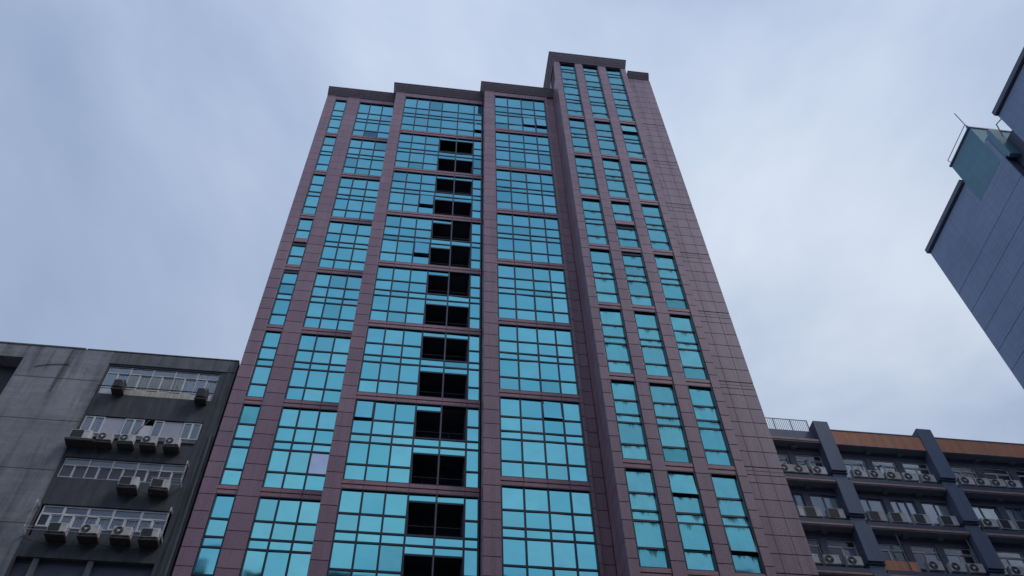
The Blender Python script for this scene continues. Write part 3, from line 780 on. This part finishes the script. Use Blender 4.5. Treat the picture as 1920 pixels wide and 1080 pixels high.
for bi, (xa, xb) in enumerate(spans):
    # parapet
    if bi == 0:
        MB().box(xa, xb, DR + .5, DR + .8, 40.2, 41.28).build('parapet', M['bluegrey'], rb)
        MB().box(xa, xb, DR + .04, YBW + .3, 40.02, 40.19).build('slab_edge', M['pinkedge'], rb)
        MB().box(xa, xb, DR + .07, YBW + .34, 39.90, 40.018).build('soffit', M['soffit'], rb)
        # railing on the parapet
        rl = MB().tube([(xa, DR + .62, 42.42), (xb, DR + .62, 42.42)], .03, 6).tube([(xa, DR + .62, 41.40), (xb, DR + .62, 41.40)], .025, 6).build('railing', M['rail'], rb)
        n = 46
        bar = mesh_of('baluster', MB().box(-.012, .012, -.012, .012, 0, 1.0).V, BF, M['rail']); post = mesh_of('railing_post', MB().box(-.03, .03, -.03, .03, 0, 1.14).V, BF, M['rail'])
        for i in range(n + 1):
            x = xa + .1 + (xb - xa - .15) * i / n
            if i % 9 == 1: link('railing_post', post, (x, DR + .62, 41.285), rl)
            else: link('baluster', bar, (x, DR + .62, 41.41), rl)
    else:
        MB().box(xa, xb, DR + .05, DR + .5, 39.96, 41.10).build('parapet', M['orange'], rb)
        MB().box(xa, xb, DR + .02, DR + .55, 41.10, 41.17).build('coping', M['bluegrey'], rb)
        MB().box(xa, xb, DR + .03, DR + .40, 39.88, 39.955).build('slab_edge', M['pinkedge'], rb)
        MB().box(xa, xb, DR + .08, YBW + .34, 39.86, 39.90 - .022).build('soffit', M['soffit'], rb)
    for i, s in enumerate(slabs):
        MB().box(xa, xb, DR + .03, DR + .35, s - .06, s + .06).build('slab_edge', M['pinkedge'], rb)
        MB().box(xa, xb, DR + .07, YBW + .34, s - .14, s - .062).build('soffit', M['soffit'], rb)
        MB().box(xa, xb, DR + .12, YBW + .30, s + .062, s + .42).build('upstand', M['darkpanel'], rb)
        ztop = (39.86 if i == 0 else slabs[i - 1] - .14)
        # wall head under the slab above
        MB().box(xa, xb, YBW, YBW + .3, ztop - .55, ztop - .002).build('lintel', M['backwall'], rb)
        # haunch beams on the soffit
        for t in (.37, .72):
            bx = xa + (xb - xa) * t
            MB().box(bx - .18, bx + .18, DR + .35, YBW - .002, ztop - .16, ztop - .003).build('beam', M['soffit'], rb)
        # pillars and windows
        wz0, wz1 = s + .45, ztop - .56
        cols = [xa, xa + (xb - xa) * .31, xa + (xb - xa) * .38, xa + (xb - xa) * .64, xa + (xb - xa) * .71, xb]
        for (pa, pb) in ((cols[1], cols[2]), (cols[3], cols[4])):
            MB().box(pa, pb, YBW - .06, YBW + .3, wz0, wz1).build('pillar', M['backwall'], rb)
        for wi, (a, b) in enumerate(((cols[0], cols[1]), (cols[2], cols[3]), (cols[4], cols[5]))):
            npn = 2 if wi != 1 else (3 if i == 1 else 2)
            w = (b - a) / npn
            if i == 0 or i == 2:
                tz = wz1 - .45
                lwindow(a, b, tz, wz1, YBW + .05, M['alu'], None, rb)
            else: tz = wz1
            for q in range(npn):
                x0_, x1_ = a + q * w, a + (q + 1) * w
                if i == 0: beh = ['whitecurtain', 'whitecurtain', None][(wi + bi) % 3] if (wi * 7 + q * 3 + bi) % 4 else 'blind'
                elif i == 1: beh = 'blind'
                else: beh = None if (wi + q + bi) % 3 else 'panelgrey'
                if i == 0 and bi >= 1 and wi == 2: beh = None
                if i == 0 and bi == 2: beh = None
                lwindow(x0_, x1_, wz0, tz - .002, YBW + .05 + .03 * (q % 2), M['alu'] if i != 1 else M['bluegrey'], beh, rb, .055)
# terracotta apron in the lowest row in view
MB().box(27.06, 29.2, DR + .30, DR + .40, 30.06, 31.2).build('apron_panel', M['orange'], rb)
MB().tube([(28.65, DR + .26, 30.1), (28.60, DR + .26, 33.1)], .03, 6).build('conduit', M['rail'], rb)
MB().tube([(33.0, DR + .30, 30.4), (33.0, DR + .30, 33.1)], .03, 6).build('conduit', M['rail'], rb)
MB().tube([(37.9, DR + .30, 30.4), (37.9, DR + .30, 33.1)], .03, 6).build('conduit', M['rail'], rb)
rowz = {1: 37.62, 2: 34.33, 3: 30.93}
ACR = [(1, 'between granite tower and first slate fin', [(23.15, 0), (24.10, 1), (25.30, 0)], 0),
       (1, 'between the two slate fins', [(27.95, 0), (29.02, 1), (30.15, 0), (31.28, 0), (32.48, 0)], 0),
       (1, 'beyond the second slate fin', [(35.05, 0), (36.10, 0), (37.12, 0), (38.22, 0)], 0),
       (2, 'between granite tower and first slate fin', [(22.85, 0), (23.88, 0), (25.32, 0)], 1),
       (2, 'between the two slate fins', [(27.85, 0), (29.22, 0), (30.70, 0), (32.42, 0)], 1),
       (2, 'beyond the second slate fin', [(35.02, 9), (36.15, 0), (37.25, 0)], 1),
       (3, 'between granite tower and first slate fin', [(22.75, 0), (23.98, 0), (25.32, 0)], 0),
       (3, 'between the two slate fins', [(30.15, 0), (31.50, 0), (32.62, 0)], 0),
       (3, 'beyond the second slate fin', [(35.15, 0)], 0)]
ORD = ['first', 'second', 'third', 'fourth', 'fifth']
RN = {1: 'top', 2: 'middle', 3: 'lowest'}
for row, where, xs_, sq in ACR:
    for i, (x, fl) in enumerate(xs_):
        lab = f'white air conditioner, {RN[row]} balcony row {where}, {ORD[i]} from left'
        s = bool(sq) and fl != 9
        zc_ = rowz[row] - (.05 if s else 0)
        ac_unit(x, DR + .14, zc_, lab, f'air conditioners on the {RN[row]} balcony row', 1.02 if s else .93, .72 if s else .62, .34, s, False, hose=(1 if row == 1 and fl == 1 else (2 if row == 1 and i == 2 else 0)))

# ------------------------------------------------------------------ blue grey tower at the right edge
GX = 60.0
gt = empty('clad_tower', (GX + 8, 45, GZ), 'blue grey metal clad high-rise with rooftop box at the right edge', 'building')
Yf, Yn = 55.3, 39.75
MB().box(GX + .2, GX + 22, Yn + .02, Yf - .03, GZ, 88.4).build('body', M['darkpanel'], gt)
lv = [88.3, 83.55, 80.2, 76.85, 73.55, 70.3, 67.25, 64.1, 60.9, 57.7]
ny = 6
for i in range(len(lv) - 1):
    for j in range(ny):
        y0 = Yn + (Yf - Yn) * j / ny; y1 = Yn + (Yf - Yn) * (j + 1) / ny
        o = MB().box(GX, GX + .18, y0 + .004, y1 - .004, lv[i + 1] + (.07 if i else .012), lv[i] - .0).build('cladding_panel', M['bluepanel'], gt)
MB().box(GX, GX + .18, Yn, Yf, GZ, lv[-1]).build('lower_cladding', M['bluepanel'], gt)
MB().box(GX - .35, GX + 22, 45.5, Yf + .12, 88.45, 89.15).build('roof_coping', M['darkpanel'], gt)
# rooftop plant box
MB().box(GX - .02, GX + 9, 40.35, 45.42, 84.4, 92.1).build('plant_box', M['tealpanel'], gt)
MB().box(GX - .2, GX + 9.1, 40.25, 45.52, 92.1, 92.3).build('plant_box_roof', M['darkpanel'], gt)
rl = MB().tube([(GX - .40, 40.3, 92.7), (GX - .40, 45.0, 92.7)], .05, 6).tube([(GX - .15, 40.3, 92.3), (GX - .40, 40.3, 92.7)], .04, 6).tube([(GX - .15, 45.0, 92.3), (GX - .40, 45.0, 92.7)], .04, 6).build('roof_rail', M['rail'], gt)
MB().box(GX + .05, GX + 6, 39.4, 40.2, 84.0, 88.6).build('stair_box', M['tealpanel'], gt)
MB().box(GX - .03, GX + 1.2, 38.85, 39.35, 83.5, 88.9).build('stair_pillar', M['tealpanel'], gt)
MB().box(GX + 1.2, GX + 20, 36.9, 39.7, GZ, 86.8).build('link_wall', M['darkpanel'], gt)
for zz in (82.2, 79.0, 75.6, 72.3):
    MB().box(GX + 1.14, GX + 1.22, 37.0, 39.7, zz, zz + .15).build('link_groove', M['bluegrey'], gt)
MB().tube([(GX + .6, 38.6, 86.8), (GX + .3, 38.0, 88.4), (GX + .6, 37.2, 88.4)], .07, 6).build('roof_rail', M['rail'], gt)
# near wing
MB().box(GX + .2, GX + 22, 15, 36.85, GZ, 88.4).build('body', M['darkpanel'], gt)
for i in range(len(lv) - 1):
    for j in range(4):
        y0 = 26.0 + (37.0 - 26.0) * j / 4; y1 = 26.0 + (37.0 - 26.0) * (j + 1) / 4
        MB().box(GX, GX + .18, y0 + .004, y1 - .004, lv[i + 1] + (.07 if i else .012), lv[i]).build('cladding_panel', M['bluepanel'], gt)
MB().box(GX, GX + .18, 15, 25.99, GZ, 88.3).build('lower_cladding', M['bluepanel'], gt)
MB().box(GX, GX + .18, 26, 37, GZ, lv[-1]).build('lower_cladding', M['bluepanel'], gt)
MB().box(GX - .35, GX + 22, 15, 37.05, 88.45, 89.15).build('roof_coping', M['darkpanel'], gt)
ro = empty('lightning_rod', (GX - .1, 40.5, 92.3), 'thin lightning rod standing on the rooftop box of the clad high-rise', 'lightning rod')
MB().tube([(GX - .1, 40.5, 92.3), (GX - .1, 40.5, 96.0)], .06, 6).build('rod', M['rail'], ro)
MB().tube([(GX - .1, 40.5, 92.3), (GX - .1, 40.5, 92.6)], .14, 8).build('base', M['rail'], ro)

# ------------------------------------------------------------------ unseen blocks across the street, added behind the camera to shade the lower storeys
def block_behind(x0, x1, top, mat, label):
    t = empty('shading_block', ((x0 + x1) / 2, -15, GZ), label, 'building', 'unseen shading blocks across the street')
    YB = -8.0
    nx = int((x1 - x0) / 3.4); wx_ = (x1 - x0) / nx; fl = []
    z = 4.0
    while z + 3 < top - 1.0:
        for i in range(nx): fl.append((x0 + i * wx_ + .7, x0 + (i + 1) * wx_ - .7, z + .9, z + 2.5))
        z += 3.3
    wall = holed(MB(), x0, x1, GZ, top, 0, .3, fl)
    wall.V = [(x, YB - y, zz) for x, y, zz in wall.V]; wall.F = [f[::-1] for f in wall.F]
    wall.build('wall', mat, t)
    MB().box(x0 + .05, x1 - .05, YB - 18, YB - .28, GZ, top - .02).build('window_glass', M['glassdeep'], t, kind='stuff')
    MB().box(x0 - .1, x1 + .1, YB - 18, YB + .12, top, top + .5).build('coping', mat, t)
    return t
block_behind(-75, -16, 59.6, M['concrete'], 'unseen long concrete block added across the street for shade, with a water tank on its roof')
tb = block_behind(-15.5, 24, 59.5, M['edgegrey'], 'unseen grey rendered block added across the street to shade the granite tower')
block_behind(24.5, 80, 57.5, M['concrete'], 'unseen concrete block added across the street for shade, beside the grey rendered block')
wt = empty('water_tank', (-22.6, -9.5, 61.1), 'steel water tank on the roof of the long concrete block across the street', 'water tank')
MB().box(-23.6, -21.6, -10.4, -8.6, 61.6, 63.0).build('tank', M['acwhite'], wt)
MB().box(-25.0, -23.7, -10.0, -8.8, 61.1, 62.1).build('pump_box', M['darktile'], wt)
MB().box(-23.5, -21.7, -10.3, -8.7, 61.1, 61.6).build('stand', M['steel'], wt)
